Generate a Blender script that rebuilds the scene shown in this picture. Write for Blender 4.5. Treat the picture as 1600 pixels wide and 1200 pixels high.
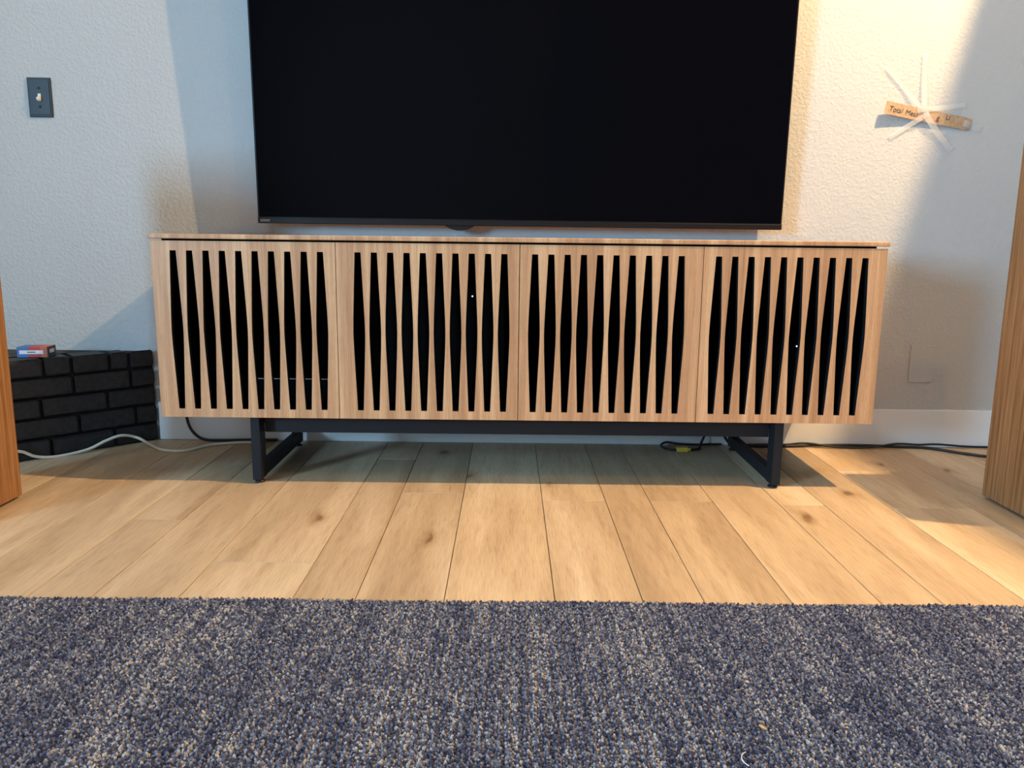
import bpy, bmesh, math, random
import numpy as np
from mathutils import Vector, Matrix

for o in list(bpy.data.objects):
    bpy.data.objects.remove(o)
scene = bpy.context.scene
COL = scene.collection

# ------------------------------------------------------------------ camera
cam_d = bpy.data.cameras.new('camera')
cam = bpy.data.objects.new('camera', cam_d)
COL.objects.link(cam)
PITCH, ROLL, YAW = 0.1748, 0.0115, 0.0046
Fv = Vector((math.sin(YAW) * math.cos(PITCH), math.cos(YAW) * math.cos(PITCH), -math.sin(PITCH)))
R0 = Vector((math.cos(YAW), -math.sin(YAW), 0))
U0 = R0.cross(Fv)
Rv = R0 * math.cos(ROLL) + U0 * math.sin(ROLL)
Uv = Rv.cross(Fv)
M = Matrix((Rv, Uv, -Fv)).transposed().to_4x4()
M.translation = Vector((-0.0281, -2.265, 0.7119))
cam.matrix_world = M
cam_d.sensor_width = 36
cam_d.lens = 1237.7 / 1600 * 36
cam_d.clip_start = 0.05
scene.camera = cam

# ------------------------------------------------------------------ world, light, exposure
scene.view_settings.view_transform = 'Standard'
scene.view_settings.look = 'None'
scene.view_settings.gamma = 1
scene.view_settings.use_curve_mapping = False
scene.view_settings.exposure = 0.08
world = bpy.data.worlds.new('sky')
scene.world = world
world.use_nodes = True
world.node_tree.nodes['Background'].inputs[0].default_value = (0.55, 0.75, 1.0, 1)
world.node_tree.nodes['Background'].inputs[1].default_value = 1.0

WALL_Y = 0.545
ROOM_L, ROOM_R, ROOM_REAR, CEIL = -3.4, 4.2, -6.4, 3.05
# daylight through the window in the left wall
WIN = dict(y0=-4.35, y1=-3.15, z0=0.95, z1=2.15)
wl = bpy.data.lights.new('window_left_offscreen', 'AREA')
wl.shape = 'RECTANGLE'
wl.size = 1.15
wl.size_y = 1.15
wl.energy = 390
wl.color = (0.37, 0.69, 1.0)
wlo = bpy.data.objects.new('window_left_offscreen', wl)
wlo.location = (ROOM_L - 0.14, (WIN['y0'] + WIN['y1']) / 2, (WIN['z0'] + WIN['z1']) / 2)
wlo.rotation_euler = (0, math.radians(-90), 0)
COL.objects.link(wlo)

# ------------------------------------------------------------------ helpers
def link(o, parent=None):
    COL.objects.link(o)
    if parent is not None:
        o.parent = parent
    return o

def empty(name, loc=(0, 0, 0), rz=0.0):
    o = bpy.data.objects.new(name, None)
    o.location = loc
    o.rotation_euler = (0, 0, rz)
    o.empty_display_size = 0.1
    return link(o)

def tag(o, label, cat, group=None):
    o['label'] = label
    o['category'] = cat
    if group:
        o['group'] = group
    return o

def struct(o):
    o['kind'] = 'structure'
    return o

class MB:
    def __init__(self):
        self.v = []
        self.f = []
        self.m = []
        self.s = []
    def add(self, vs, fs, mi=0, smooth=False):
        b = len(self.v)
        self.v += [tuple(p) for p in vs]
        for f in fs:
            self.f.append(tuple(b + i for i in f))
            self.m.append(mi)
            self.s.append(smooth)
        return self
    def box(self, x0, x1, y0, y1, z0, z1, mi=0):
        vs = [(x, y, z) for z in (z0, z1) for y in (y0, y1) for x in (x0, x1)]
        fs = [(0, 2, 3, 1), (4, 5, 7, 6), (0, 1, 5, 4), (2, 6, 7, 3), (0, 4, 6, 2), (1, 3, 7, 5)]
        return self.add(vs, fs, mi)
    def prism(self, pts, z0, z1, mi=0):
        n = len(pts)
        vs = [(x, y, z0) for x, y in pts] + [(x, y, z1) for x, y in pts]
        fs = [tuple(reversed(range(n))), tuple(range(n, 2 * n))]
        fs += [(i, (i + 1) % n, n + (i + 1) % n, n + i) for i in range(n)]
        return self.add(vs, fs, mi)
    def lathe(self, prof, axis='z', c=(0, 0, 0), n=24, mi=0, smooth=True):
        vs = []
        for r, h in prof:
            for k in range(n):
                a = 2 * math.pi * k / n
                p = (r * math.cos(a), r * math.sin(a), h)
                if axis == 'y':
                    p = (p[0], h, -p[1])
                elif axis == 'x':
                    p = (h, p[0], p[1])
                vs.append((p[0] + c[0], p[1] + c[1], p[2] + c[2]))
        fs = []
        L = len(prof)
        for i in range(L - 1):
            for k in range(n):
                k2 = (k + 1) % n
                fs.append((i * n + k, i * n + k2, (i + 1) * n + k2, (i + 1) * n + k))
        fs.append(tuple(reversed(range(n))))
        fs.append(tuple((L - 1) * n + k for k in range(n)))
        return self.add(vs, fs, mi, smooth)
    def tube(self, pts, r, n=10, sub=8, mi=0):
        P = [Vector(p) for p in pts]
        path = []
        for i in range(len(P) - 1):
            p0 = P[max(i - 1, 0)]; p1 = P[i]; p2 = P[i + 1]; p3 = P[min(i + 2, len(P) - 1)]
            for k in range(sub):
                t = k / sub
                path.append(0.5 * ((2 * p1) + (p2 - p0) * t + (2 * p0 - 5 * p1 + 4 * p2 - p3) * t * t + (3 * p1 - p0 - 3 * p2 + p3) * t ** 3))
        path.append(P[-1])
        T0 = (path[1] - path[0]).normalized()
        N = T0.orthogonal().normalized()
        vs = []
        for i, c in enumerate(path):
            T = (path[min(i + 1, len(path) - 1)] - path[max(i - 1, 0)]).normalized()
            N = (N - T * N.dot(T)).normalized()
            B = T.cross(N)
            for k in range(n):
                a = 2 * math.pi * k / n
                vs.append(c + N * (r * math.cos(a)) + B * (r * math.sin(a)))
        L = len(path)
        fs = [(i * n + k, i * n + (k + 1) % n, (i + 1) * n + (k + 1) % n, (i + 1) * n + k) for i in range(L - 1) for k in range(n)]
        fs.append(tuple(reversed(range(n))))
        fs.append(tuple((L - 1) * n + k for k in range(n)))
        return self.add(vs, fs, mi, True)
    def mesh(self, name, mats):
        me = bpy.data.meshes.new(name)
        me.from_pydata(self.v, [], self.f)
        for m in mats:
            me.materials.append(m)
        for p, mi, s in zip(me.polygons, self.m, self.s):
            p.material_index = mi
            p.use_smooth = s
        bm = bmesh.new()
        bm.from_mesh(me)
        bmesh.ops.recalc_face_normals(bm, faces=bm.faces)
        bm.to_mesh(me)
        bm.free()
        return me
    def build(self, name, mats, parent=None, bevel=0.0, loc=None, seg=2):
        if not isinstance(mats, (list, tuple)):
            mats = [mats]
        o = bpy.data.objects.new(name, self.mesh(name, mats))
        link(o, parent)
        if loc is not None:
            o.location = loc
        if bevel:
            b = o.modifiers.new('bevel', 'BEVEL')
            b.width = bevel
            b.segments = seg
            b.limit_method = 'ANGLE'
        return o

def text_obj(name, body, size, mat, parent, matrix, extrude=0.0003, shear=0.0, align='LEFT', space=1.0):
    cu = bpy.data.curves.new(name, 'FONT')
    cu.body = body
    cu.size = size
    cu.extrude = extrude
    cu.shear = shear
    cu.align_x = align
    cu.space_character = space
    tmp = bpy.data.objects.new(name + '_tmp', cu)
    COL.objects.link(tmp)
    dg = bpy.context.evaluated_depsgraph_get()
    me = bpy.data.meshes.new_from_object(tmp.evaluated_get(dg))
    bpy.data.objects.remove(tmp)
    me.materials.clear()
    me.materials.append(mat)
    o = bpy.data.objects.new(name, me)
    link(o, parent)
    o.matrix_basis = matrix
    return o

# ------------------------------------------------------------------ materials
class NT:
    def __init__(self, name):
        self.mat = bpy.data.materials.new(name)
        self.mat.use_nodes = True
        self.t = self.mat.node_tree
        self.b = self.t.nodes['Principled BSDF']
        self.out = self.t.nodes['Material Output']
    def n(self, kind, **kw):
        nd = self.t.nodes.new(kind)
        for k, v in kw.items():
            if k.startswith('_'):
                setattr(nd, k[1:], v)
            else:
                nd.inputs[k.replace('__', ' ')].default_value = v
        return nd
    def l(self, a, b):
        self.t.links.new(a, b)
    def coords(self, scale=(1, 1, 1), src='Object', offset_random=0.0):
        tc = self.n('ShaderNodeTexCoord')
        out = tc.outputs[src]
        if offset_random:
            oi = self.n('ShaderNodeObjectInfo')
            mu = self.n('ShaderNodeVectorMath', _operation='SCALE')
            cb = self.n('ShaderNodeCombineXYZ')
            m2 = self.n('ShaderNodeMath', _operation='MULTIPLY')
            m2.inputs[1].default_value = 7.31
            self.l(oi.outputs['Random'], cb.inputs[0])
            self.l(oi.outputs['Random'], m2.inputs[0])
            self.l(m2.outputs[0], cb.inputs[1])
            self.l(cb.outputs[0], mu.inputs[0])
            mu.inputs['Scale'].default_value = offset_random
            ad = self.n('ShaderNodeVectorMath', _operation='ADD')
            self.l(out, ad.inputs[0])
            self.l(mu.outputs[0], ad.inputs[1])
            out = ad.outputs[0]
        mp = self.n('ShaderNodeMapping')
        mp.inputs['Scale'].default_value = scale
        self.l(out, mp.inputs['Vector'])
        return mp.outputs[0]
    def noise(self, vec, scale, detail=4, rough=0.55, dist=0.0):
        nz = self.n('ShaderNodeTexNoise', Scale=scale, Detail=detail, Roughness=rough, Distortion=dist)
        self.l(vec, nz.inputs['Vector'])
        return nz.outputs['Fac']
    def ramp(self, fac, stops, interp='LINEAR'):
        r = self.n('ShaderNodeValToRGB')
        r.color_ramp.interpolation = interp
        e = r.color_ramp.elements
        while len(e) < len(stops):
            e.new(0.5)
        for k, (p, c) in zip(e, stops):
            k.position = p
            k.color = c if len(c) == 4 else (*c, 1)
        self.l(fac, r.inputs[0])
        return r.outputs['Color']
    def mix(self, fac, a, b, mode='MIX'):
        m = self.n('ShaderNodeMix', _data_type='RGBA', _blend_type=mode)
        for val, i in ((fac, 0), (a, 6), (b, 7)):
            if hasattr(val, 'is_linked'):
                self.l(val, m.inputs[i])
            elif isinstance(val, (int, float)):
                m.inputs[i].default_value = val
            else:
                m.inputs[i].default_value = (*val, 1)
        return m.outputs[2]
    def bump(self, height, strength=0.3, dist=0.001):
        b = self.n('ShaderNodeBump', Strength=strength, Distance=dist)
        self.l(height, b.inputs['Height'])
        self.l(b.outputs[0], self.b.inputs['Normal'])
        return b
    def set(self, color=None, rough=None, metal=None, spec=None):
        if color is not None:
            if hasattr(color, 'is_linked'):
                self.l(color, self.b.inputs['Base Color'])
            else:
                self.b.inputs['Base Color'].default_value = (*color, 1)
        if rough is not None:
            self.b.inputs['Roughness'].default_value = rough
        if metal is not None:
            self.b.inputs['Metallic'].default_value = metal
        if spec is not None:
            self.b.inputs['Specular IOR Level'].default_value = spec
        return self.mat

def plain(name, color, rough=0.5, metal=0.0, spec=0.5):
    return NT(name).set(color, rough, metal, spec)

def wall_paint(name, color, bump=0.36):
    m = NT(name)
    v = m.coords()
    a = m.noise(v, 95, 3, 0.5, 0.4)
    r = m.ramp(a, [(0.42, (0, 0, 0)), (0.62, (1, 1, 1))])
    m.bump(r, bump, 0.0022)
    big = m.noise(v, 1.3, 2)
    col = m.mix(m.ramp(big, [(0.3, (0, 0, 0)), (0.7, (1, 1, 1))]), tuple(c * 0.97 for c in color), color)
    return m.set(col, 0.75, spec=0.25)

def veneer(name, dark, mid, light, band=1.0, seed=0.0, rough=0.42, bscale=34):
    m = NT(name)
    tc = m.n('ShaderNodeTexCoord')
    mp = m.n('ShaderNodeMapping')
    mp.inputs['Scale'].default_value = (1, 1, 0.02)
    mp.inputs['Location'].default_value = (seed, seed * 0.7, seed)
    m.l(tc.outputs['Object'], mp.inputs['Vector'])
    v = mp.outputs[0]
    bands = m.noise(v, bscale, 2, 0.5)
    fine = m.noise(v, 330, 3, 0.65)
    mp2 = m.n('ShaderNodeMapping')
    mp2.inputs['Scale'].default_value = (1, 1, 0.05)
    m.l(tc.outputs['Object'], mp2.inputs['Vector'])
    pores = m.noise(mp2.outputs[0], 900, 2, 0.6)
    c1 = m.ramp(bands, [(0.32, dark), (0.5, mid), (0.66, light)])
    c2 = m.mix(m.ramp(fine, [(0.3, (0.62, 0.58, 0.55)), (0.6, (1, 1, 1))]), (0.0, 0.0, 0.0), c1, 'MIX')
    c2 = m.mix(0.75 * band, c1, m.ramp(fine, [(0.3, (0.70, 0.66, 0.62)), (0.62, (1.06, 1.05, 1.04))]), 'MULTIPLY')
    c3 = m.mix(0.5, c2, m.ramp(pores, [(0.33, (0.72, 0.68, 0.64)), (0.5, (1, 1, 1))]), 'MULTIPLY')
    m.bump(fine, 0.08, 0.0005)
    return m.set(c3, rough, spec=0.4)

def floor_wood():
    m = NT('oak_plank')
    v = m.coords((1, 0.10, 1), 'Object', 3.0)
    warp = m.noise(v, 3.2, 3, 0.5)
    vv = m.n('ShaderNodeVectorMath', _operation='ADD')
    cb = m.n('ShaderNodeCombineXYZ')
    mu = m.n('ShaderNodeMath', _operation='MULTIPLY')
    mu.inputs[1].default_value = 0.16
    m.l(warp, mu.inputs[0])
    m.l(mu.outputs[0], cb.inputs[0])
    m.l(v, vv.inputs[0])
    m.l(cb.outputs[0], vv.inputs[1])
    grain = m.noise(vv.outputs[0], 42, 4, 0.6, 0.3)
    broad = m.noise(vv.outputs[0], 9, 2, 0.5)
    fine = m.noise(m.coords((1, 0.035, 1), 'Object', 3.0), 420, 2, 0.6)
    c = m.ramp(broad, [(0.3, (0.465, 0.325, 0.195)), (0.5, (0.60, 0.435, 0.272)), (0.7, (0.725, 0.555, 0.37))])
    c = m.mix(0.5, c, m.ramp(grain, [(0.28, (0.66, 0.58, 0.50)), (0.5, (1, 1, 1)), (0.7, (1.06, 1.06, 1.06))]), 'MULTIPLY')
    c = m.mix(0.75, c, m.ramp(fine, [(0.3, (0.74, 0.69, 0.64)), (0.55, (1, 1, 1))]), 'MULTIPLY')
    # knots and short dark streaks
    vk = m.coords((1, 0.42, 1), 'Object', 5.0)
    vo = m.n('ShaderNodeTexVoronoi', _voronoi_dimensions='2D', Scale=3.6, Randomness=1.0)
    dn = m.n('ShaderNodeVectorMath', _operation='ADD')
    wn = m.n('ShaderNodeTexNoise', Scale=22.0, Detail=3.0)
    m.l(vk, wn.inputs['Vector'])
    sc = m.n('ShaderNodeVectorMath', _operation='SCALE')
    sc.inputs['Scale'].default_value = 0.055
    m.l(wn.outputs['Color'], sc.inputs[0])
    m.l(vk, dn.inputs[0])
    m.l(sc.outputs[0], dn.inputs[1])
    m.l(dn.outputs[0], vo.inputs['Vector'])
    knot = m.ramp(vo.outputs['Distance'], [(0.018, (0.42, 0.33, 0.26)), (0.05, (0.80, 0.74, 0.67)), (0.12, (1, 1, 1))])
    keep = m.ramp(vo.outputs['Color'], [(0.56, (0, 0, 0)), (0.60, (1, 1, 1))])
    c = m.mix(keep, c, m.mix(1.0, c, knot, 'MULTIPLY'))
    vs = m.coords((1, 0.16, 1), 'Object', 9.0)
    st = m.noise(vs, 38, 1, 0.4)
    c = m.mix(0.8, c, m.ramp(st, [(0.17, (0.45, 0.36, 0.28)), (0.23, (1, 1, 1))]), 'MULTIPLY')
    oi = m.n('ShaderNodeObjectInfo')
    c = m.mix(1.0, c, m.ramp(oi.outputs['Random'], [(0, (0.84, 0.825, 0.81)), (0.5, (0.97, 0.97, 0.97)), (1, (1.06, 1.06, 1.05))]), 'MULTIPLY')
    m.bump(fine, 0.06, 0.0005)
    return m.set(c, 0.5, spec=0.35)

def rug_pile():
    m = NT('rug_pile')
    geo = m.n('ShaderNodeNewGeometry')
    v = m.coords()
    patch = m.noise(m.coords((1, 0.45, 1)), 7, 3, 0.6)
    rows = m.noise(m.coords((1, 0.05, 1)), 60, 2, 0.5)
    ad = m.n('ShaderNodeMath', _operation='MULTIPLY_ADD')
    ad.inputs[1].default_value = 0.55
    m.l(patch, ad.inputs[0])
    s2 = m.n('ShaderNodeMath', _operation='MULTIPLY_ADD')
    s2.inputs[1].default_value = 0.75
    s2.inputs[2].default_value = -0.66
    m.l(rows, s2.inputs[0])
    m.l(s2.outputs[0], ad.inputs[2])
    tot = m.n('ShaderNodeMath', _operation='ADD')
    m.l(geo.outputs['Random Per Island'], tot.inputs[0])
    m.l(ad.outputs[0], tot.inputs[1])
    c = m.ramp(tot.outputs[0], [(0.05, (0.027, 0.031, 0.062)), (0.35, (0.066, 0.071, 0.110)), (0.62, (0.125, 0.129, 0.172)), (0.84, (0.21, 0.21, 0.25)), (1.0, (0.42, 0.385, 0.35))])
    return m.set(c, 0.95, spec=0.1)

def brick_paint():
    m = NT('black_painted_brick')
    v = m.coords((1, 1, 1), 'Object', 4.0)
    a = m.noise(v, 60, 4, 0.6)
    c = m.ramp(a, [(0.3, (0.012, 0.012, 0.014)), (0.7, (0.030, 0.030, 0.033))])
    m.bump(a, 0.5, 0.003)
    return m.set(c, 0.55, spec=0.4)

def tape_mat():
    m = NT('clear_tape')
    tr = m.n('ShaderNodeBsdfTransparent')
    mx = m.n('ShaderNodeMixShader')
    m.b.inputs['Base Color'].default_value = (0.82, 0.82, 0.82, 1)
    m.b.inputs['Roughness'].default_value = 0.3
    mx.inputs[0].default_value = 0.25
    m.l(tr.outputs[0], mx.inputs[1])
    m.l(m.b.outputs[0], mx.inputs[2])
    m.l(mx.outputs[0], m.out.inputs['Surface'])
    return m.mat

def glass_mat():
    m = NT('window_glass')
    tr = m.n('ShaderNodeBsdfTransparent')
    gl = m.n('ShaderNodeBsdfGlossy', Roughness=0.02)
    mx = m.n('ShaderNodeMixShader')
    mx.inputs[0].default_value = 0.04
    m.l(tr.outputs[0], mx.inputs[1])
    m.l(gl.outputs[0], mx.inputs[2])
    m.l(mx.outputs[0], m.out.inputs['Surface'])
    return m.mat

def emit(name, color, strength):
    m = NT(name)
    m.b.inputs['Base Color'].default_value = (*color, 1)
    m.b.inputs['Emission Color'].default_value = (*color, 1)
    m.b.inputs['Emission Strength'].default_value = strength
    return m.mat

MAT = dict(
    wall=wall_paint('wall_paint', (0.54, 0.545, 0.54)),
    ceil=plain('ceiling_paint', (0.55, 0.53, 0.50), 0.9),
    trim=plain('trim_paint', (0.84, 0.85, 0.86), 0.4),
    oak=floor_wood(),
    subfloor=plain('subfloor', (0.035, 0.025, 0.018), 0.9),
    veneer=veneer('walnut_veneer', (0.49, 0.255, 0.13), (0.62, 0.345, 0.18), (0.73, 0.445, 0.245)),
    tower=veneer('tower_veneer', (0.24, 0.105, 0.038), (0.36, 0.175, 0.070), (0.45, 0.24, 0.11), 1.3, 3.7, 0.42, 120),
    black=plain('black_lacquer', (0.010, 0.010, 0.012), 0.5),
    inside=plain('black_interior', (0.003, 0.003, 0.0035), 0.8, spec=0.04),
    steel=plain('charcoal_steel', (0.012, 0.0145, 0.019), 0.5, spec=0.2),
    rubber=plain('black_rubber', (0.012, 0.012, 0.013), 0.55),
    screen=plain('tv_screen', (0.0015, 0.0015, 0.003), 0.06, spec=0.05),
    bezel=plain('tv_bezel', (0.006, 0.006, 0.008), 0.4, spec=0.25),
    logo=plain('logo_grey', (0.35, 0.36, 0.38), 0.4),
    rug=rug_pile(),
    rugback=plain('rug_backing', (0.05, 0.052, 0.075), 0.95),
    brick=brick_paint(),
    mortar=plain('black_painted_mortar', (0.012, 0.012, 0.013), 0.8),
    slate=plain('slate_blue_plate', (0.028, 0.040, 0.052), 0.45, 0.0, 0.3),
    slate_edge=plain('black_plate_edge', (0.006, 0.007, 0.009), 0.5),
    white_plastic=plain('white_plastic', (0.75, 0.72, 0.66), 0.4),
    cord_white=plain('ivory_cord', (0.85, 0.78, 0.66), 0.5),
    yellow=plain('yellow_plastic', (0.62, 0.40, 0.04), 0.45),
    yellow_chip=plain('tan_chip', (0.62, 0.38, 0.12), 0.6),
    glass=glass_mat(), kraft=None, tape=tape_mat(),
    ink=plain('pencil_ink', (0.06, 0.05, 0.05), 0.7),
    marker=plain('black_marker', (0.006, 0.006, 0.006), 0.6),
    blue_card=plain('blue_card', (0.05, 0.15, 0.42), 0.45),
    red_card=plain('red_card', (0.42, 0.05, 0.045), 0.45),
    orange_card=plain('orange_card', (0.52, 0.13, 0.06), 0.45),
    grey_card=plain('grey_card', (0.055, 0.06, 0.065), 0.5),
    label=plain('white_label', (0.72, 0.74, 0.80), 0.5),
    grille=plain('speaker_cloth', (0.012, 0.012, 0.012), 0.9),
    cone=plain('speaker_cone', (0.03, 0.03, 0.032), 0.6),
    metal=plain('brushed_metal', (0.5, 0.5, 0.5), 0.35, 1.0),
    led_white=emit('led_white', (0.6, 0.75, 1.0), 2.5),
    led_blue=emit('led_blue', (0.1, 0.2, 1.0), 6.0),
    led_amber=emit('led_amber', (1.0, 0.35, 0.08), 4.0),
    lens=plain('frosted_lens', (0.8, 0.78, 0.74), 0.5),
)
def kraft():
    m = NT('kraft_card')
    v = m.coords((1, 1, 1))
    a = m.noise(v, 90, 4, 0.6)
    c = m.ramp(a, [(0.3, (0.40, 0.26, 0.15)), (0.7, (0.55, 0.38, 0.24))])
    return m.set(c, 0.8, spec=0.2)
MAT['kraft'] = kraft()

# ------------------------------------------------------------------ room shell
T = 0.12
struct(MB().box(ROOM_L - T, ROOM_R + T, WALL_Y, WALL_Y + T, -0.05, CEIL).build('wall_back', MAT['wall']))
struct(MB().box(ROOM_R, ROOM_R + T, ROOM_REAR, WALL_Y, -0.05, CEIL).build('wall_right', MAT['wall']))
struct(MB().box(ROOM_L - T, ROOM_R + T, ROOM_REAR - T, ROOM_REAR, -0.05, CEIL).build('wall_rear', MAT['wall']))
mb = MB()
mb.box(ROOM_L - T, ROOM_L, ROOM_REAR, WIN['y0'], -0.05, CEIL)
mb.box(ROOM_L - T, ROOM_L, WIN['y1'], WALL_Y, -0.05, CEIL)
mb.box(ROOM_L - T, ROOM_L, WIN['y0'], WIN['y1'], -0.05, WIN['z0'])
mb.box(ROOM_L - T, ROOM_L, WIN['y0'], WIN['y1'], WIN['z1'], CEIL)
struct(mb.build('wall_left', MAT['wall']))
struct(MB().box(ROOM_L - T, ROOM_R + T, ROOM_REAR - T, WALL_Y + T, CEIL, CEIL + 0.1).build('ceiling', MAT['ceil']))
win = struct(empty('window_1', (ROOM_L - 0.05, (WIN['y0'] + WIN['y1']) / 2, WIN['z0'])))
wy, wz = (WIN['y1'] - WIN['y0']) / 2, WIN['z1'] - WIN['z0']
mb = MB()
mb.box(-0.03, 0.03, -wy, -wy + 0.045, 0, wz).box(-0.03, 0.03, wy - 0.045, wy, 0, wz)
mb.box(-0.03, 0.03, -wy + 0.045, wy - 0.045, 0, 0.045).box(-0.03, 0.03, -wy + 0.045, wy - 0.045, wz - 0.045, wz)
mb.build('window_frame', MAT['trim'], win)
MB().box(-0.003, 0.003, -wy + 0.045, wy - 0.045, 0.045, wz - 0.045).build('pane', MAT['glass'], win)
struct(MB().box(-1.288, ROOM_R, WALL_Y - 0.012, WALL_Y, 0, 0.138).build('baseboard_back', MAT['trim'], None, 0.002))

# floor: a dark subfloor that carries planks of three widths
floor = struct(MB().box(ROOM_L, ROOM_R, ROOM_REAR, WALL_Y, -0.05, -0.0125).build('floor', MAT['subfloor']))
edges = [-0.996, -0.867, -0.691, -0.461, -0.334, -0.154, 0.071, 0.250, 0.375, 0.554, 0.736, 0.863, 1.040, 1.268, 1.395]
wid = [0.178, 0.228, 0.127]
k = 0
while edges[-1] < ROOM_R - 0.13:
    edges.append(min(edges[-1] + wid[k % 3], ROOM_R)); k += 1
edges[-1] = ROOM_R
left = [-0.996]
k = 0
while left[-1] > ROOM_L + 0.13:
    left.append(max(left[-1] - wid[k % 3], ROOM_L)); k += 1
left[-1] = ROOM_L
edges = list(reversed(left[1:])) + edges
seen_joint = {-0.996: -0.305, -0.691: -0.575, -0.334: -0.060, 0.071: -0.121, 0.375: -0.116, 0.736: -0.138, 1.040: 0.213, -0.867: -1.15, -0.461: 0.30, -0.154: -1.25, 0.25: -1.2, 0.554: -1.1, 0.863: -1.3}
extra_joint = {1.040: [-0.152]}
rng = random.Random(4)
for a, b in zip(edges[:-1], edges[1:]):
    key = round(a, 3)
    j0 = seen_joint.get(key, rng.uniform(-1.5, 0.3))
    cuts = [j0] + extra_joint.get(key, [])
    y = min(cuts) - rng.uniform(1.5, 1.9)
    while y > ROOM_REAR + 0.35:
        cuts.append(y)
        y -= rng.uniform(1.5, 1.9)
    cuts = sorted([ROOM_REAR, WALL_Y - 0.014] + cuts)
    for y0, y1 in zip(cuts[:-1], cuts[1:]):
        g = 0.0009
        cx, cy = (a + b) / 2, (y0 + y1) / 2
        hx, hy = (b - a) / 2 - g, (y1 - y0) / 2 - g
        c = 0.0006
        vs = [(-hx, -hy, -0.012), (hx, -hy, -0.012), (hx, hy, -0.012), (-hx, hy, -0.012),
              (-hx, -hy, -c), (hx, -hy, -c), (hx, hy, -c), (-hx, hy, -c),
              (-hx + c, -hy + c, 0), (hx - c, -hy + c, 0), (hx - c, hy - c, 0), (-hx + c, hy - c, 0)]
        fs = [(3, 2, 1, 0), (8, 9, 10, 11)]
        for r in (0, 4):
            fs += [(r + i, r + (i + 1) % 4, r + 4 + (i + 1) % 4, r + 4 + i) for i in range(4)]
        p = MB().add(vs, fs).build('plank', MAT['oak'], floor)
        p.location = (cx, cy, 0)

# ------------------------------------------------------------------ ceiling lamps (warm)
WARM = (1.0, 0.67, 0.34)
def lamp(t, name, loc, energy, half, blend, direction, radius):
    L = bpy.data.lights.new(name, 'SPOT')
    L.energy = energy
    L.color = WARM
    L.spot_size = math.radians(half * 2)
    L.spot_blend = blend
    L.shadow_soft_size = radius
    lo = bpy.data.objects.new(name, L)
    link(lo, t)
    lo.location = loc
    lo.rotation_euler = Vector(direction).to_track_quat('-Z', 'Y').to_euler()
def downlight(loc, energy, label):
    t = tag(empty('ceiling_downlight', loc), label, 'ceiling light')
    MB().lathe([(0.052, -0.001), (0.075, -0.001), (0.078, -0.005), (0.072, -0.009), (0.052, -0.009)], n=32).build('trim_ring', MAT['trim'], t)
    MB().lathe([(0.001, -0.0015), (0.051, -0.0015), (0.051, -0.003), (0.001, -0.003)], n=32).build('lens', MAT['lens'], t)
    lamp(t, 'ceiling_downlight_offscreen', (0, 0, -0.055), energy, 78, 0.4, (0, 0, -1), 0.04)
def track_spot(loc, energy, label):
    # a spot head hung from the ceiling and swivelled so that it shines towards the console
    t = tag(empty('track_spotlight', loc), label, 'spotlight')
    MB().lathe([(0.045, 0.0), (0.045, -0.012), (0.012, -0.016)], n=24).build('canopy', MAT['trim'], t)
    MB().lathe([(0.008, -0.016), (0.008, -0.06)], n=12).build('stem', MAT['trim'], t)
    MB().lathe([(0.045, 0.035), (0.045, 0.075), (0.03, 0.095), (0.001, 0.097)], axis='x', c=(0, 0, -0.095), n=24).build('housing', MAT['trim'], t)
    MB().lathe([(0.001, 0.032), (0.043, 0.032), (0.043, 0.035), (0.001, 0.035)], axis='x', c=(0, 0, -0.095), n=24).build('lens', MAT['lens'], t)
    lamp(t, 'ceiling_spotlight_offscreen', (0.0, 0, -0.095), energy, 76.8, 0.065, (-1, 0, 0), 0.022)
track_spot((1.97, -0.50, CEIL), 500, 'white spotlight head hung from the ceiling near the right speaker tower')
downlight((1.75, -1.76, CEIL), 44, 'recessed warm downlight in the ceiling above the rug')

# ------------------------------------------------------------------ media console
W, D, H = 2.089, 0.508, 0.73
ZB, ZD = 0.204, 0.711            # door bottom, door top
con = tag(empty('media_console', (0, 0, 0)), 'long wood-veneer media console with four slotted doors on black sled legs', 'media console')
MB().box(-W / 2, W / 2, -0.003, D, 0.7165, H).build('top_panel', MAT['veneer'], con, 0.0025)
hx = W / 2 - 0.004
for x0, x1 in ((-hx, -hx + 0.012), (hx - 0.012, hx)):
    MB().box(x0, x1, 0.0205, D - 0.002, ZB, ZD).build('side_panel', MAT['veneer'], con, 0.001)
mb = MB()
mb.box(-hx + 0.02, hx - 0.02, 0.022, D - 0.01, ZB + 0.001, ZB + 0.02)
mb.box(-hx + 0.02, hx - 0.02, 0.030, D - 0.01, ZD - 0.018, 0.7165)
mb.box(-hx + 0.02, hx - 0.02, D - 0.01, D - 0.003, ZB + 0.001, ZD)
for xa in (-hx + 0.012, hx - 0.02):
    mb.box(xa, xa + 0.008, 0.021, D - 0.003, ZB + 0.001, ZD)
for xd in (-0.522, 0.0, 0.522):
    mb.box(xd - 0.009, xd + 0.009, 0.023, D - 0.01, ZB + 0.02, ZD - 0.018)
mb.build('carcass', MAT['inside'], con)

def slot_w(t):
    s = 1 - abs(2 * t - 1)
    if s > 0.72:
        u = (s - 0.72) / 0.28
        s = s - 0.10 * u * u
    return 0.0085 + 0.0085 * s / 0.90

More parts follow.
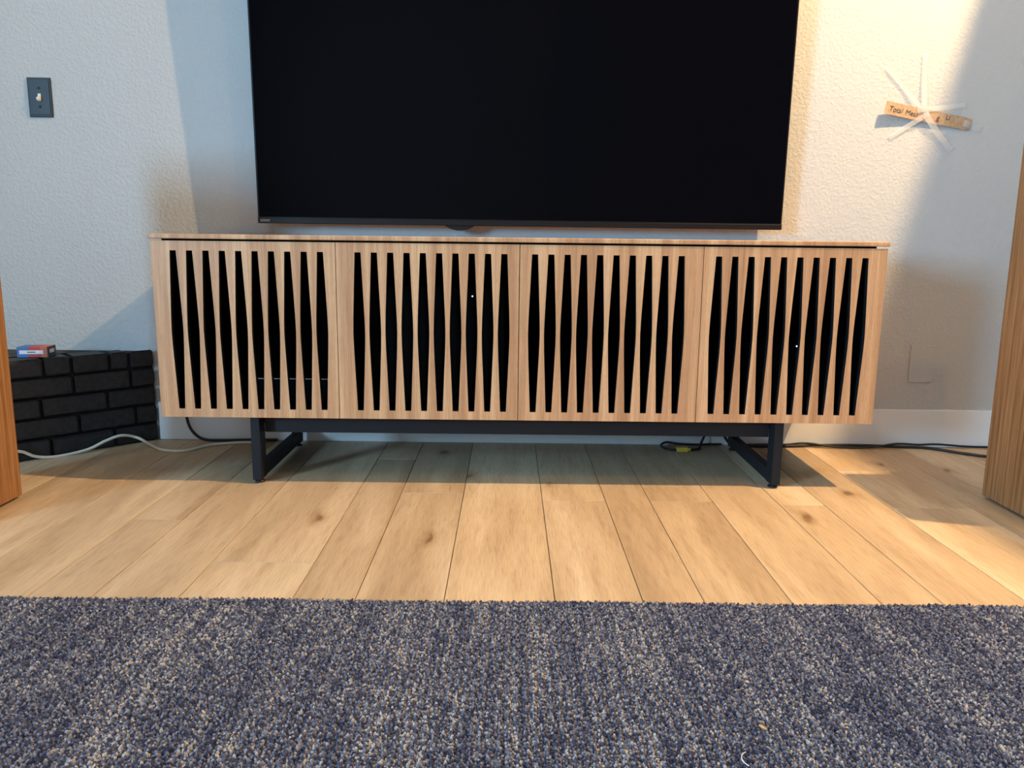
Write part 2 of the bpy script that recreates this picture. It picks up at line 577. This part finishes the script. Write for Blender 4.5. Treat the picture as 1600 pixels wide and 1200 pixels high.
def door_mesh(x0, x1, lm):
    th = 0.019
    z0, z1 = ZB, ZD
    zs0, zs1 = ZB + 0.025, ZD - 0.027
    n = 24
    pitch = 0.04605
    cx = [x0 + lm + 0.0085 + pitch * i for i in range(10)]
    mb = MB()
    rows = []
    for k in range(n + 1):
        t = k / n
        z = zs0 + (zs1 - zs0) * t
        w = slot_w(t)
        xs = [x0]
        for c in cx:
            xs += [c - w, c + w]
        xs.append(x1)
        rows.append((z, xs))
    rows = [(z0, rows[0][1])] + rows + [(z1, rows[-1][1])]
    m = len(rows[0][1])
    for side, y in ((0, 0.0), (1, th)):
        vs = [(x, y, z) for z, xs in rows for x in xs]
        fs = []
        for r in range(len(rows) - 1):
            for i in range(m - 1):
                solid = (r == 0 or r == len(rows) - 2 or i % 2 == 0)
                if solid:
                    q = (r * m + i, r * m + i + 1, (r + 1) * m + i + 1, (r + 1) * m + i)
                    fs.append(q if side == 0 else tuple(reversed(q)))
        mb.add(vs, fs, 0)
    for i in range(1, m - 1):                     # slot side walls, painted black
        vs, fs = [], []
        for k in range(1, len(rows) - 1):
            z, xs = rows[k]
            vs += [(xs[i], 0.0, z), (xs[i], th, z)]
        for k in range(len(rows) - 3):
            fs.append((2 * k, 2 * k + 1, 2 * k + 3, 2 * k + 2) if i % 2 else (2 * k + 2, 2 * k + 3, 2 * k + 1, 2 * k))
        mb.add(vs, fs, 1)
    for s in range(10):
        for r in (1, len(rows) - 2):
            z, xs = rows[r]
            l_, r_ = xs[1 + 2 * s], xs[2 + 2 * s]
            mb.add([(l_, 0, z), (r_, 0, z), (r_, th, z), (l_, th, z)], [(0, 1, 2, 3) if r == 1 else (3, 2, 1, 0)], 1)
    for xa in (x0, x1):
        mb.add([(xa, 0, z0), (xa, th, z0), (xa, th, z1), (xa, 0, z1)], [(0, 1, 2, 3)], 0)
    for za in (z0, z1):
        mb.add([(x0, 0, za), (x1, 0, za), (x1, th, za), (x0, th, za)], [(0, 1, 2, 3)], 0)
    me = bpy.data.meshes.new('door')
    me.from_pydata(mb.v, [], mb.f)
    me.materials.append(MAT['veneer'])
    me.materials.append(MAT['black'])
    for p, mi in zip(me.polygons, mb.m):
        p.material_index = mi
    return me
for i in range(4):
    x0 = -W / 2 + 0.004 + i * 0.52025 + 0.001
    x1 = x0 + 0.5183
    d = bpy.data.objects.new('door', door_mesh(x0, x1, 0.053 if i < 2 else 0.034))
    link(d, con)
# sled base
for s in (-1, 1):
    fr = MB()
    xa, xb = sorted((s * 0.759, s * 0.785))
    fr.box(xa, xb, 0.008, 0.062, 0.012, ZB)
    fr.box(xa, xb, 0.44, 0.49, 0.012, ZB)
    fr.box(xa, xb, 0.062, 0.44, 0.014, 0.052)
    fr.box(xa, xb, 0.062, 0.44, ZB - 0.03, ZB)
    leg = fr.build('leg_frame', MAT['steel'], con, 0.0015)
    for yy in (0.034, 0.465):
        MB().lathe([(0.006, 0.012), (0.006, 0.006), (0.014, 0.005), (0.015, 0.0), (0.001, 0.0)], c=((xa + xb) / 2, yy, 0), n=16).build('foot', MAT['rubber'], leg)
MB().box(-0.757, 0.757, 0.055, 0.08, 0.148, ZB).build('cross_beam', MAT['steel'], con, 0.001)

# equipment glimpsed through the slots
def av_box(name, label, cat, x0, x1, z0, h, y0=0.1, depth=0.3):
    t = tag(empty(name, ((x0 + x1) / 2, y0, z0)), label, cat)
    w = (x1 - x0) / 2
    MB().box(-w, w, 0, depth, 0.008, h).build('case', MAT['inside'], t, 0.003)
    for sx in (-1, 1):
        for sy in (0.03, depth - 0.03):
            MB().lathe([(0.012, 0), (0.012, 0.008)], c=(sx * (w - 0.03), sy, 0), n=12).build('foot', MAT['rubber'], t)
    return t
def led(t, x, z, mat, r=0.0022):
    MB().lathe([(r, 0.001), (r, -0.0015), (r * 0.6, -0.0022)], axis='y', c=(x, 0, z), n=10).build('indicator_light', MAT[mat], t)
t = av_box('av_receiver', 'black audio receiver behind the second console door with a pale blue indicator', 'receiver', -0.47, -0.04, ZB + 0.02, 0.36)
led(t, -0.138 + 0.255, 0.558 - ZB - 0.02, 'led_white', 0.0022)
t = av_box('network_router', 'black network box behind the fourth console door with pale indicator', 'router', 0.70, 0.98, ZB + 0.02, 0.2)
led(t, 0.838 - 0.84, 0.421 - ZB - 0.022, 'led_white', 0.0022)
t = av_box('set_top_box', 'flat black box behind the first console door with a thin bright trim line', 'media box', -0.82, -0.545, ZB + 0.02, 0.085)
MB().box(-0.12, 0.12, -0.002, 0.0, 0.078, 0.080).build('trim_line', MAT['metal'], t)

# ------------------------------------------------------------------ television
tv = tag(empty('television', (0.006, WALL_Y - 0.078, 0.7705)), 'large wall-mounted flat television with glossy dark screen above the console', 'television')
tv.rotation_euler = (0.028, 0.0016, 0)
TW, TH = 0.886, 1.0
MB().box(-TW, TW, 0.002, 0.03, 0.0, TH).build('panel', MAT['bezel'], tv, 0.003)
MB().box(-TW + 0.006, TW - 0.006, 0.0, 0.004, 0.022, TH - 0.006).build('screen', MAT['screen'], tv)
MB().box(-TW + 0.001, TW - 0.001, -0.0035, 0.006, 0.0005, 0.0185).build('bottom_trim', MAT['bezel'], tv, 0.0015)
MB().box(-0.55, 0.55, 0.03, 0.050, 0.10, 0.62).build('rear_housing', MAT['bezel'], tv, 0.01)
pts = []
for k in range(17):
    a = k / 16
    pts.append((-0.255 + 0.10 * a, -0.016 * math.sin(math.pi * a) ** 0.8))
vs = [(x, -0.002, z) for x, z in pts] + [(x, 0.02, z) for x, z in pts]
n = len(pts)
fs = [tuple(range(n)), tuple(reversed(range(n, 2 * n)))] + [(i, i + 1, n + i + 1, n + i) for i in range(n - 1)] + [(n - 1, 0, n, 2 * n - 1)]
MB().add(vs, fs).build('sensor_bump', MAT['bezel'], tv)
text_obj('brand_lettering', 'SONY', 0.0115, MAT['logo'], tv, Matrix.Translation((-TW + 0.010, -0.0038, 0.0055)) @ Matrix.Rotation(math.pi / 2, 4, 'X'), 0.0003, 0, 'LEFT', 1.1)
mt = MB()
mt.box(-0.30, 0.30, 0.050, 0.060, 0.30, 0.34).box(-0.30, 0.30, 0.050, 0.060, 0.50, 0.54)
mt.box(-0.20, -0.16, 0.050, 0.080, 0.28, 0.56).box(0.16, 0.20, 0.050, 0.080, 0.28, 0.56)
mt.build('wall_bracket', MAT['steel'], tv)

# ------------------------------------------------------------------ tower speakers either side
def tower(x_in, sgn, y_back, h, label):
    w, dp = 0.25, 0.275
    t = tag(empty('tower_speaker', (x_in + sgn * w / 2, y_back - dp / 2, 0)), label, 'speaker')
    MB().box(-w / 2, w / 2, -dp / 2, dp / 2, 0.008, h).build('cabinet', MAT['tower'], t, 0.002)
    MB().box(-w / 2 + 0.015, w / 2 - 0.015, -dp / 2 + 0.015, dp / 2 - 0.015, 0.0, 0.008).build('plinth', MAT['slate'], t)
    MB().box(-w / 2 + 0.006, w / 2 - 0.006, -dp / 2 - 0.012, -dp / 2, 0.03, h - 0.006).build('front_baffle', MAT['grille'], t, 0.003)
    for z, r in ((h - 0.12, 0.022), (h - 0.27, 0.08), (h - 0.47, 0.08)):
        y = -dp / 2 - 0.012
        d_ = MB().lathe([(r + 0.012, y), (r + 0.012, y - 0.004), (r, y - 0.005), (r * 0.35, y + 0.006), (r * 0.3, y + 0.002), (0.001, y - 0.002)], axis='y', c=(0, 0, z), n=28)
        d_.build('driver', MAT['cone'], t)
    return t
tower(-1.381, -1, -0.138, 1.03, 'tall orange-brown wood speaker tower beside the brick hearth')
tower(1.355, 1, -0.050, 1.0, 'tall brown wood speaker tower beside the black cables and blank wall plate')

# ------------------------------------------------------------------ brick hearth
P0 = Vector((-1.290, 0.531))
dv = Vector((-0.7071, -0.7071))
nv = Vector((0.7071, -0.7071))
LEN = 0.95
hearth = tag(empty('brick_hearth', (P0.x, P0.y, 0)), 'black painted brick hearth running diagonally out from the wall', 'hearth')
ang = math.atan2(dv.y, dv.x)
core = [(0.0, 0.0)]
e1 = dv * LEN
core += [(0, 0.012), (e1.x, 0.012), (e1.x, e1.y)]
core = [(-0.012, 0.010), (e1.x - 0.6, 0.010), (e1.x - 0.6, e1.y + 0.012), (e1.x - 0.006, e1.y + 0.012)]
MB().prism([(a, b) for a, b in core], 0.0, 0.322).build('mortar_core', MAT['mortar'], hearth)
bcache = {}
def brick(L, hgt, dep):
    key = (round(L, 4), hgt, dep)
    if key not in bcache:
        r = random.Random(len(bcache))
        b = MB().box(0, L, 0, dep, 0, hgt)
        me = b.mesh('brick', [MAT['brick']])
        bm = bmesh.new()
        bm.from_mesh(me)
        bmesh.ops.bevel(bm, geom=list(bm.edges), offset=0.004, segments=2, affect='EDGES')
        for v in bm.verts:
            v.co += Vector((r.uniform(-1, 1), r.uniform(-1, 1), r.uniform(-1, 1))) * 0.0007
        bm.to_mesh(me)
        bm.free()
        bcache[key] = me
    return bcache[key]
rb = random.Random(11)
CH = 0.067
# local frame of a brick: x along the face, y into the hearth, rotated so x runs along dv
fm = Matrix.Rotation(ang, 4, 'Z')
starts = {4: [0.0, 0.085, 0.150, 0.268, 0.352], 3: [0.0, 0.085, 0.268], 2: [0.0, 0.165, 0.37], 1: [0.0, 0.075, 0.26], 0: [0.0, 0.15, 0.35]}
for c in range(5):
    xs = list(starts[c])
    while xs[-1] < LEN - 0.02:
        xs.append(min(xs[-1] + 0.208, LEN))
    for a, b in zip(xs[:-1], xs[1:]):
        L = b - a - 0.010
        if L < 0.02:
            continue
        o = bpy.data.objects.new('brick', brick(L, 0.057, 0.09))
        link(o, hearth)
        pr = rb.uniform(-0.002, 0.002)
        # face direction dv; inward normal is -nv
        loc = dv * (a + 0.005) + nv * (0.004 + pr)
        bx = Vector((dv.x, dv.y, 0)); by = Vector((-nv.x, -nv.y, 0))
        Mx = Matrix(((bx.x, by.x, 0, loc.x), (bx.y, by.y, 0, loc.y), (0, 0, 1, c * CH + 0.004), (0, 0, 0, 1)))
        if c == 4:
            # top course is cut where it meets the wall: keep depth small near the corner
            pass
        depth_ok = (a + 0.005) * 1.0
        if depth_ok < 0.10:
            o.data = brick(L, 0.057, max(0.012, depth_ok * 0.8 + 0.006))
        o.matrix_basis = Mx

for j in range(3):
    d0 = 0.098 + 0.104 * j
    a = d0 + 0.098 + (0.0 if j % 2 else 0.05)
    while a + 0.198 < LEN:
        o = bpy.data.objects.new('brick', brick(0.198, 0.057, 0.094))
        link(o, hearth)
        loc = dv * a - nv * d0
        o.matrix_basis = Matrix(((dv.x, -nv.x, 0, loc.x), (dv.y, -nv.y, 0, loc.y), (0, 0, 1, 4 * CH + 0.004), (0, 0, 0, 1)))
        a += 0.208

# ------------------------------------------------------------------ rug
rug = tag(empty('area_rug', (0, -2.0, 0)), 'blue-grey loop-pile area rug with pale flecks lying on the plank floor', 'rug')
RX, RY0, RY1 = 1.55, -3.4, -0.782
MB().box(-RX, RX, RY0 + 2.0, RY1 + 2.0 - 0.002, 0.0, 0.006).build('backing', MAT['rugback'], rug)
nr = np.random.default_rng(5)
px_, py_ = 0.0034, 0.0037
TX = 1.38
xs = np.arange(-TX, TX, px_)
ys = np.arange(-1.58, RY1 - 0.001, py_)
gx, gy = np.meshgrid(xs, ys)
gx = gx.ravel(); gy = gy.ravel()
N = gx.size
gx = gx + nr.normal(0, 0.00045, N)
gy = gy + nr.normal(0, 0.0010, N) + 0.0025 * np.sin(gx * 9.0) * (gy > RY1 - 0.02)
rib = np.sin(gx * 2 * np.pi / 0.0136 + 0.6 * np.sin(gy * 31) + 0.8 * np.sin(gx * 5))
hh = 0.0112 + nr.normal(0, 0.0009, N) + 0.0016 * rib
rx = 0.0023 + nr.uniform(0, 0.0006, N)
ry = 0.0025 + nr.uniform(0, 0.0010, N)
th = nr.uniform(-0.7, 0.7, N)
tiltx = nr.normal(0, 0.0010, N); tilty = nr.normal(0, 0.0012, N)
ct, st = np.cos(th), np.sin(th)
V = np.zeros((N, 9, 3))
for k in range(4):
    a = 2 * np.pi * (k + 0.5) / 4
    for ring, (s, zf) in enumerate(((1.0, 0.45), (0.75, 0.84))):
        lx = rx * s * math.cos(a) * 1.15; ly = ry * s * math.sin(a) * 1.15
        i = ring * 4 + k
        V[:, i, 0] = gx + lx * ct - ly * st + tiltx * zf
        V[:, i, 1] = gy + lx * st + ly * ct + tilty * zf
        V[:, i, 2] = hh * zf
V[:, 8, 0] = gx + tiltx; V[:, 8, 1] = gy + tilty; V[:, 8, 2] = hh
V[:, :, 1] += 2.0
face = []
for k in range(4):
    k2 = (k + 1) % 4
    face += [(k, k2, 4 + k2), (k, 4 + k2, 4 + k), (4 + k, 4 + k2, 8)]
face = np.array(face)
Fc = (face[None, :, :] + (np.arange(N) * 9)[:, None, None]).reshape(-1, 3)
me = bpy.data.meshes.new('pile')
me.vertices.add(N * 9)
me.vertices.foreach_set('co', V.reshape(-1))
me.loops.add(Fc.size)
me.loops.foreach_set('vertex_index', Fc.reshape(-1).astype(np.int32))
me.polygons.add(len(Fc))
me.polygons.foreach_set('loop_start', (np.arange(len(Fc)) * 3).astype(np.int32))
me.polygons.foreach_set('loop_total', np.full(len(Fc), 3, np.int32))
me.polygons.foreach_set('use_smooth', np.ones(len(Fc), bool))
me.update(calc_edges=True)
me.materials.append(MAT['rug'])
pile = bpy.data.objects.new('loop_pile', me)
pile['kind'] = 'stuff'
link(pile, rug)
mb = MB().box(-RX, RX, RY0 + 2.0, -1.585 + 2.0, 0.006, 0.0105)
mb.box(-RX, -TX - 0.003, -1.585 + 2.0, RY1 + 2.0 - 0.002, 0.006, 0.0105)
mb.box(TX + 0.003, RX, -1.585 + 2.0, RY1 + 2.0 - 0.002, 0.006, 0.0105)
far = mb.build('pile_field', MAT['rug'], rug)
far['kind'] = 'stuff'

# ------------------------------------------------------------------ wall fittings
# light switch
sw = tag(empty('light_switch', (-1.62, WALL_Y, 1.1815)), 'dark slate switch plate with a white toggle on the wall above the hearth', 'light switch')
MB().box(-0.040, 0.040, -0.0045, 0, -0.064, 0.064).build('plate_edge', MAT['slate_edge'], sw, 0.002)
MB().box(-0.034, 0.034, -0.0065, -0.0045, -0.056, 0.058).build('plate', MAT['slate'], sw, 0.0012)
tg = MB()
tg.box(-0.005, 0.005, -0.008, -0.0064, -0.012, 0.012)
tg.add([(-0.0042, -0.007, 0.006), (0.0042, -0.007, 0.006), (0.0042, -0.007, -0.006), (-0.0042, -0.007, -0.006),
        (-0.0035, -0.022, -0.004), (0.0035, -0.022, -0.004), (0.0035, -0.019, -0.012), (-0.0035, -0.019, -0.012)],
       [(0, 1, 2, 3), (7, 6, 5, 4), (0, 4, 5, 1), (1, 5, 6, 2), (2, 6, 7, 3), (3, 7, 4, 0)])
tg.build('toggle', MAT['white_plastic'], sw, 0.0008)
for z in (0.0302, -0.0302):
    MB().lathe([(0.0045, -0.0064), (0.0042, -0.0078), (0.003, -0.0085)], axis='y', c=(0, 0, z), n=14).build('screw', MAT['slate_edge'], sw)
# blank outlet cover painted like the wall
bp = tag(empty('blank_wall_plate', (1.452, WALL_Y, 0.306)), 'blank white cover plate painted over on the wall beside the console', 'wall plate')
MB().box(-0.043, 0.043, -0.006, 0, -0.067, 0.067).build('cover', MAT['wall'], bp, 0.002)
# kraft strip taped to wall
cs = tag(empty('cardboard_strip', (1.385, WALL_Y, 1.155)), 'narrow brown cardboard strip with handwriting held to the wall by clear tape', 'cardboard')
tilt = math.radians(-9.5)
def bow(u):
    return -(0.010 + 0.016 * (abs(u) / 0.155) ** 1.5) if u < 0 else -(0.010 - 0.005 * (u / 0.155))
def strip_pt(u, w, off=0.0):
    x = u * math.cos(tilt) - w * math.sin(tilt)
    z = u * math.sin(tilt) + w * math.cos(tilt)
    return (x, bow(u) - off, z)
us = [-0.155 + 0.31 * i / 30 for i in range(31)]
vs, fs = [], []
for u in us:
    hw = 0.0205 if u < 0.135 else 0.0205 - 0.004 * (u - 0.135) / 0.02
    for w, off in ((-hw, 0.0), (hw, 0.0), (hw, -0.0018), (-hw, -0.0018)):
        vs.append(strip_pt(u, w, off))
for i in range(30):
    b = i * 4
    for k in range(4):
        fs.append((b + k, b + (k + 1) % 4, b + 4 + (k + 1) % 4, b + 4 + k))
fs += [(0, 1, 2, 3), (123, 122, 121, 120)]
MB().add(vs, fs).build('strip', MAT['kraft'], cs)
def wtext(name, body, u, w, size, mat, shear=0.12):
    x, y, z = strip_pt(u, w, 0.0)
    sl = (bow(u + 0.02) - bow(u - 0.02)) / 0.04
    Mt = Matrix.Translation((x, y - 0.0012, z)) @ Matrix.Rotation(math.atan(sl), 4, 'Z') @ Matrix.Rotation(-tilt, 4, 'Y') @ Matrix.Rotation(math.pi / 2, 4, 'X')
    text_obj(name, body, size, MAT[mat], cs, Mt, 0.0002, shear)
wtext('handwriting', 'Total', -0.142, -0.009, 0.024, 'ink')
wtext('handwriting', 'Meas', -0.082, -0.009, 0.023, 'ink')
wtext('handwriting', 'ur', -0.018, -0.009, 0.023, 'ink')
wtext('handwriting', 'g', 0.030, -0.007, 0.025, 'ink')
wtext('marker_mark', 'U', 0.062, 0.000, 0.021, 'marker', 0.0)
def tape(a, b, w=0.0125, ya=-0.003, yb=-0.002, mid=None):
    a = Vector((a[0] - 1.385, ya, a[1] - 1.155)); b = Vector((b[0] - 1.385, yb, b[1] - 1.155))
    d_ = (b - a); L = d_.length; d_.normalize()
    s = d_.cross(Vector((0, 1, 0))).normalized()
    vs, fs = [], []
    for i in range(9):
        t_ = i / 8
        c = a + (b - a) * t_
        c.y += -0.002 * math.sin(t_ * 9)
        for q in (-1, 1):
            p = c + s * (q * w / 2 * (1 + 0.06 * math.sin(5 * t_ + q)))
            vs.append((p.x, p.y, p.z)); vs.append((p.x, p.y + 0.0004, p.z))
    for i in range(8):
        b0 = i * 4
        fs += [(b0, b0 + 2, b0 + 6, b0 + 4), (b0 + 1, b0 + 5, b0 + 7, b0 + 3), (b0, b0 + 4, b0 + 5, b0 + 1), (b0 + 2, b0 + 3, b0 + 7, b0 + 6)]
    MB().add(vs, fs).build('tape', MAT['tape'], cs)
tape((1.375, 1.165), (1.233, 1.310), 0.014, -0.014)
tape((1.368, 1.170), (1.358, 1.358), 0.017, -0.014)
tape((1.345, 1.172), (1.508, 1.192), 0.016, -0.016, -0.012)
tape((1.510, 1.134), (1.574, 1.116), 0.022, -0.0075, -0.003)
tape((1.385, 1.165), (1.263, 1.083), 0.016, -0.017, -0.004)
tape((1.370, 1.160), (1.477, 1.043), 0.021, -0.017, -0.006)

# ------------------------------------------------------------------ small box on the hearth
sb = tag(empty('small_carton', (-1.585, 0.330, 0.330), 0.12), 'small blue and red carton with white label lying on the brick hearth', 'carton')
w_, d_, h_ = 0.095, 0.06, 0.034
MB().box(-w_ / 2, -w_ / 2 + 0.036, -d_ / 2, d_ / 2, 0, h_).build('blue_end', MAT['blue_card'], sb, 0.0008)
MB().box(-w_ / 2 + 0.036, -w_ / 2 + 0.072, -d_ / 2, d_ / 2, 0, h_).build('red_panel', MAT['red_card'], sb, 0.0008)
MB().box(-w_ / 2 + 0.072, w_ / 2 - 0.002, -d_ / 2, d_ / 2, 0, h_).build('orange_panel', MAT['orange_card'], sb, 0.0008)
MB().box(w_ / 2 - 0.002, w_ / 2, -d_ / 2, d_ / 2, 0, h_).build('grey_end', MAT['grey_card'], sb)
MB().box(-w_ / 2 + 0.008, w_ / 2 - 0.014, -d_ / 2 - 0.0008, -d_ / 2, 0.011, 0.023).build('front_label', MAT['label'], sb)
MB().box(w_ / 2, w_ / 2 + 0.0008, -0.016, 0.016, 0.013, 0.025).build('end_label', MAT['label'], sb)
mb = MB()
for i in range(5):
    mb.box(-0.014 + i * 0.005, -0.0105 + i * 0.005, -d_ / 2 - 0.0012, -d_ / 2 - 0.0008, 0.0155, 0.0190)
mb.build('print', MAT['marker'], sb)

# ------------------------------------------------------------------ cords and cables
mb = MB().tube([(-1.70, 0.02, 0.02), (-1.64, 0.14, 0.045), (-1.592, 0.200, 0.040), (-1.563, 0.231, 0.016), (-1.529, 0.263, 0.005), (-1.488, 0.303, 0.005), (-1.446, 0.346, 0.012),
     (-1.408, 0.383, 0.031), (-1.371, 0.421, 0.041), (-1.334, 0.458, 0.024), (-1.27, 0.42, 0.007), (-1.206, 0.367, 0.005), (-1.128, 0.361, 0.005), (-1.074, 0.440, 0.005), (-0.99, 0.478, 0.005), (-0.90, 0.484, 0.005)], 0.0050)
tag(mb.build('white_cord', MAT['cord_white']), 'ivory flat cord looping along the hearth and under the console', 'cord')
mb = MB().tube([(-1.185, 0.520, 0.26), (-1.183, 0.505, 0.20), (-1.178, 0.500, 0.14), (-1.170, 0.497, 0.075), (-1.150, 0.495, 0.035), (-1.117, 0.502, 0.010), (-1.057, 0.506, 0.006), (-0.96, 0.515, 0.006), (-0.86, 0.518, 0.006)], 0.0052)
pc = tag(mb.build('power_cable', MAT['rubber']), 'black cable dropping down the wall behind the hearth end of the console', 'cable')
MB().box(-0.014, 0.014, 0.0, 0.034, -0.012, 0.018).build('plug', MAT['rubber'], pc, 0.003, (-1.185, 0.511, 0.262))
mb = MB().tube([(0.70, 0.50, 0.2), (0.695, 0.50, 0.10), (0.665, 0.49, 0.02), (0.642, 0.45, 0.005), (0.572, 0.437, 0.005), (0.533, 0.446, 0.006), (0.520, 0.485, 0.010), (0.545, 0.512, 0.014), (0.585, 0.505, 0.010), (0.655, 0.514, 0.006), (0.70, 0.520, 0.006), (0.745, 0.523, 0.006)], 0.0042)
cb = tag(mb.build('looped_cable', MAT['rubber']), 'looped black cable with a yellow connector under the console', 'cable')
MB().box(-0.020, 0.020, -0.008, 0.008, 0, 0.016).box(0.020, 0.03, -0.005, 0.005, 0.003, 0.013).build('yellow_connector', MAT['yellow'], cb, 0.0015, (0.585, 0.437, 0.0005))
mb = MB().tube([(0.73, 0.50, 0.2), (0.738, 0.503, 0.08), (0.775, 0.506, 0.012), (0.86, 0.504, 0.006), (0.96, 0.505, 0.006), (1.10, 0.515, 0.008), (1.231, 0.522, 0.008), (1.38, 0.515, 0.006), (1.485, 0.499, 0.006), (1.57, 0.43, 0.006), (1.65, 0.385, 0.006), (1.80, 0.36, 0.006)], 0.0050)
tag(mb.build('thick_cable', MAT['rubber']), 'thick black cable on the floor curving behind the brown speaker tower', 'cable')
mb = MB().tube([(0.80, 0.524, 0.005), (0.96, 0.521, 0.007), (1.05, 0.511, 0.0165), (1.15, 0.500, 0.006), (1.28, 0.502, 0.006), (1.375, 0.514, 0.0165), (1.46, 0.522, 0.012), (1.53, 0.524, 0.014), (1.65, 0.522, 0.007), (1.85, 0.522, 0.006)], 0.0036)
tag(mb.build('thin_cable', MAT['rubber']), 'thin black cable along the baseboard beside the console', 'cable')

# ------------------------------------------------------------------ bits lying on the rug
mb = MB().tube([(0.3097, -1.2629, 0.0150), (0.3019, -1.2714, 0.0165), (0.2992, -1.2839, 0.0165), (0.3052, -1.2933, 0.0150)], 0.0007, 6)
tag(mb.build('loose_thread', MAT['label']), 'short curled white thread lying on the blue-grey rug', 'thread')
mb = MB()
vs = [(0.3475, -1.199, 0.0155), (0.352, -1.202, 0.0170), (0.356, -1.211, 0.0160), (0.350, -1.2095, 0.0175)]
mb.add(vs + [(x, y, z - 0.0015) for x, y, z in vs], [(0, 1, 2, 3), (7, 6, 5, 4), (0, 4, 5, 1), (1, 5, 6, 2), (2, 6, 7, 3), (3, 7, 4, 0)])
tag(mb.build('wood_chip', MAT['yellow_chip']), 'tiny tan wood chip lying on the blue-grey rug', 'wood chip')
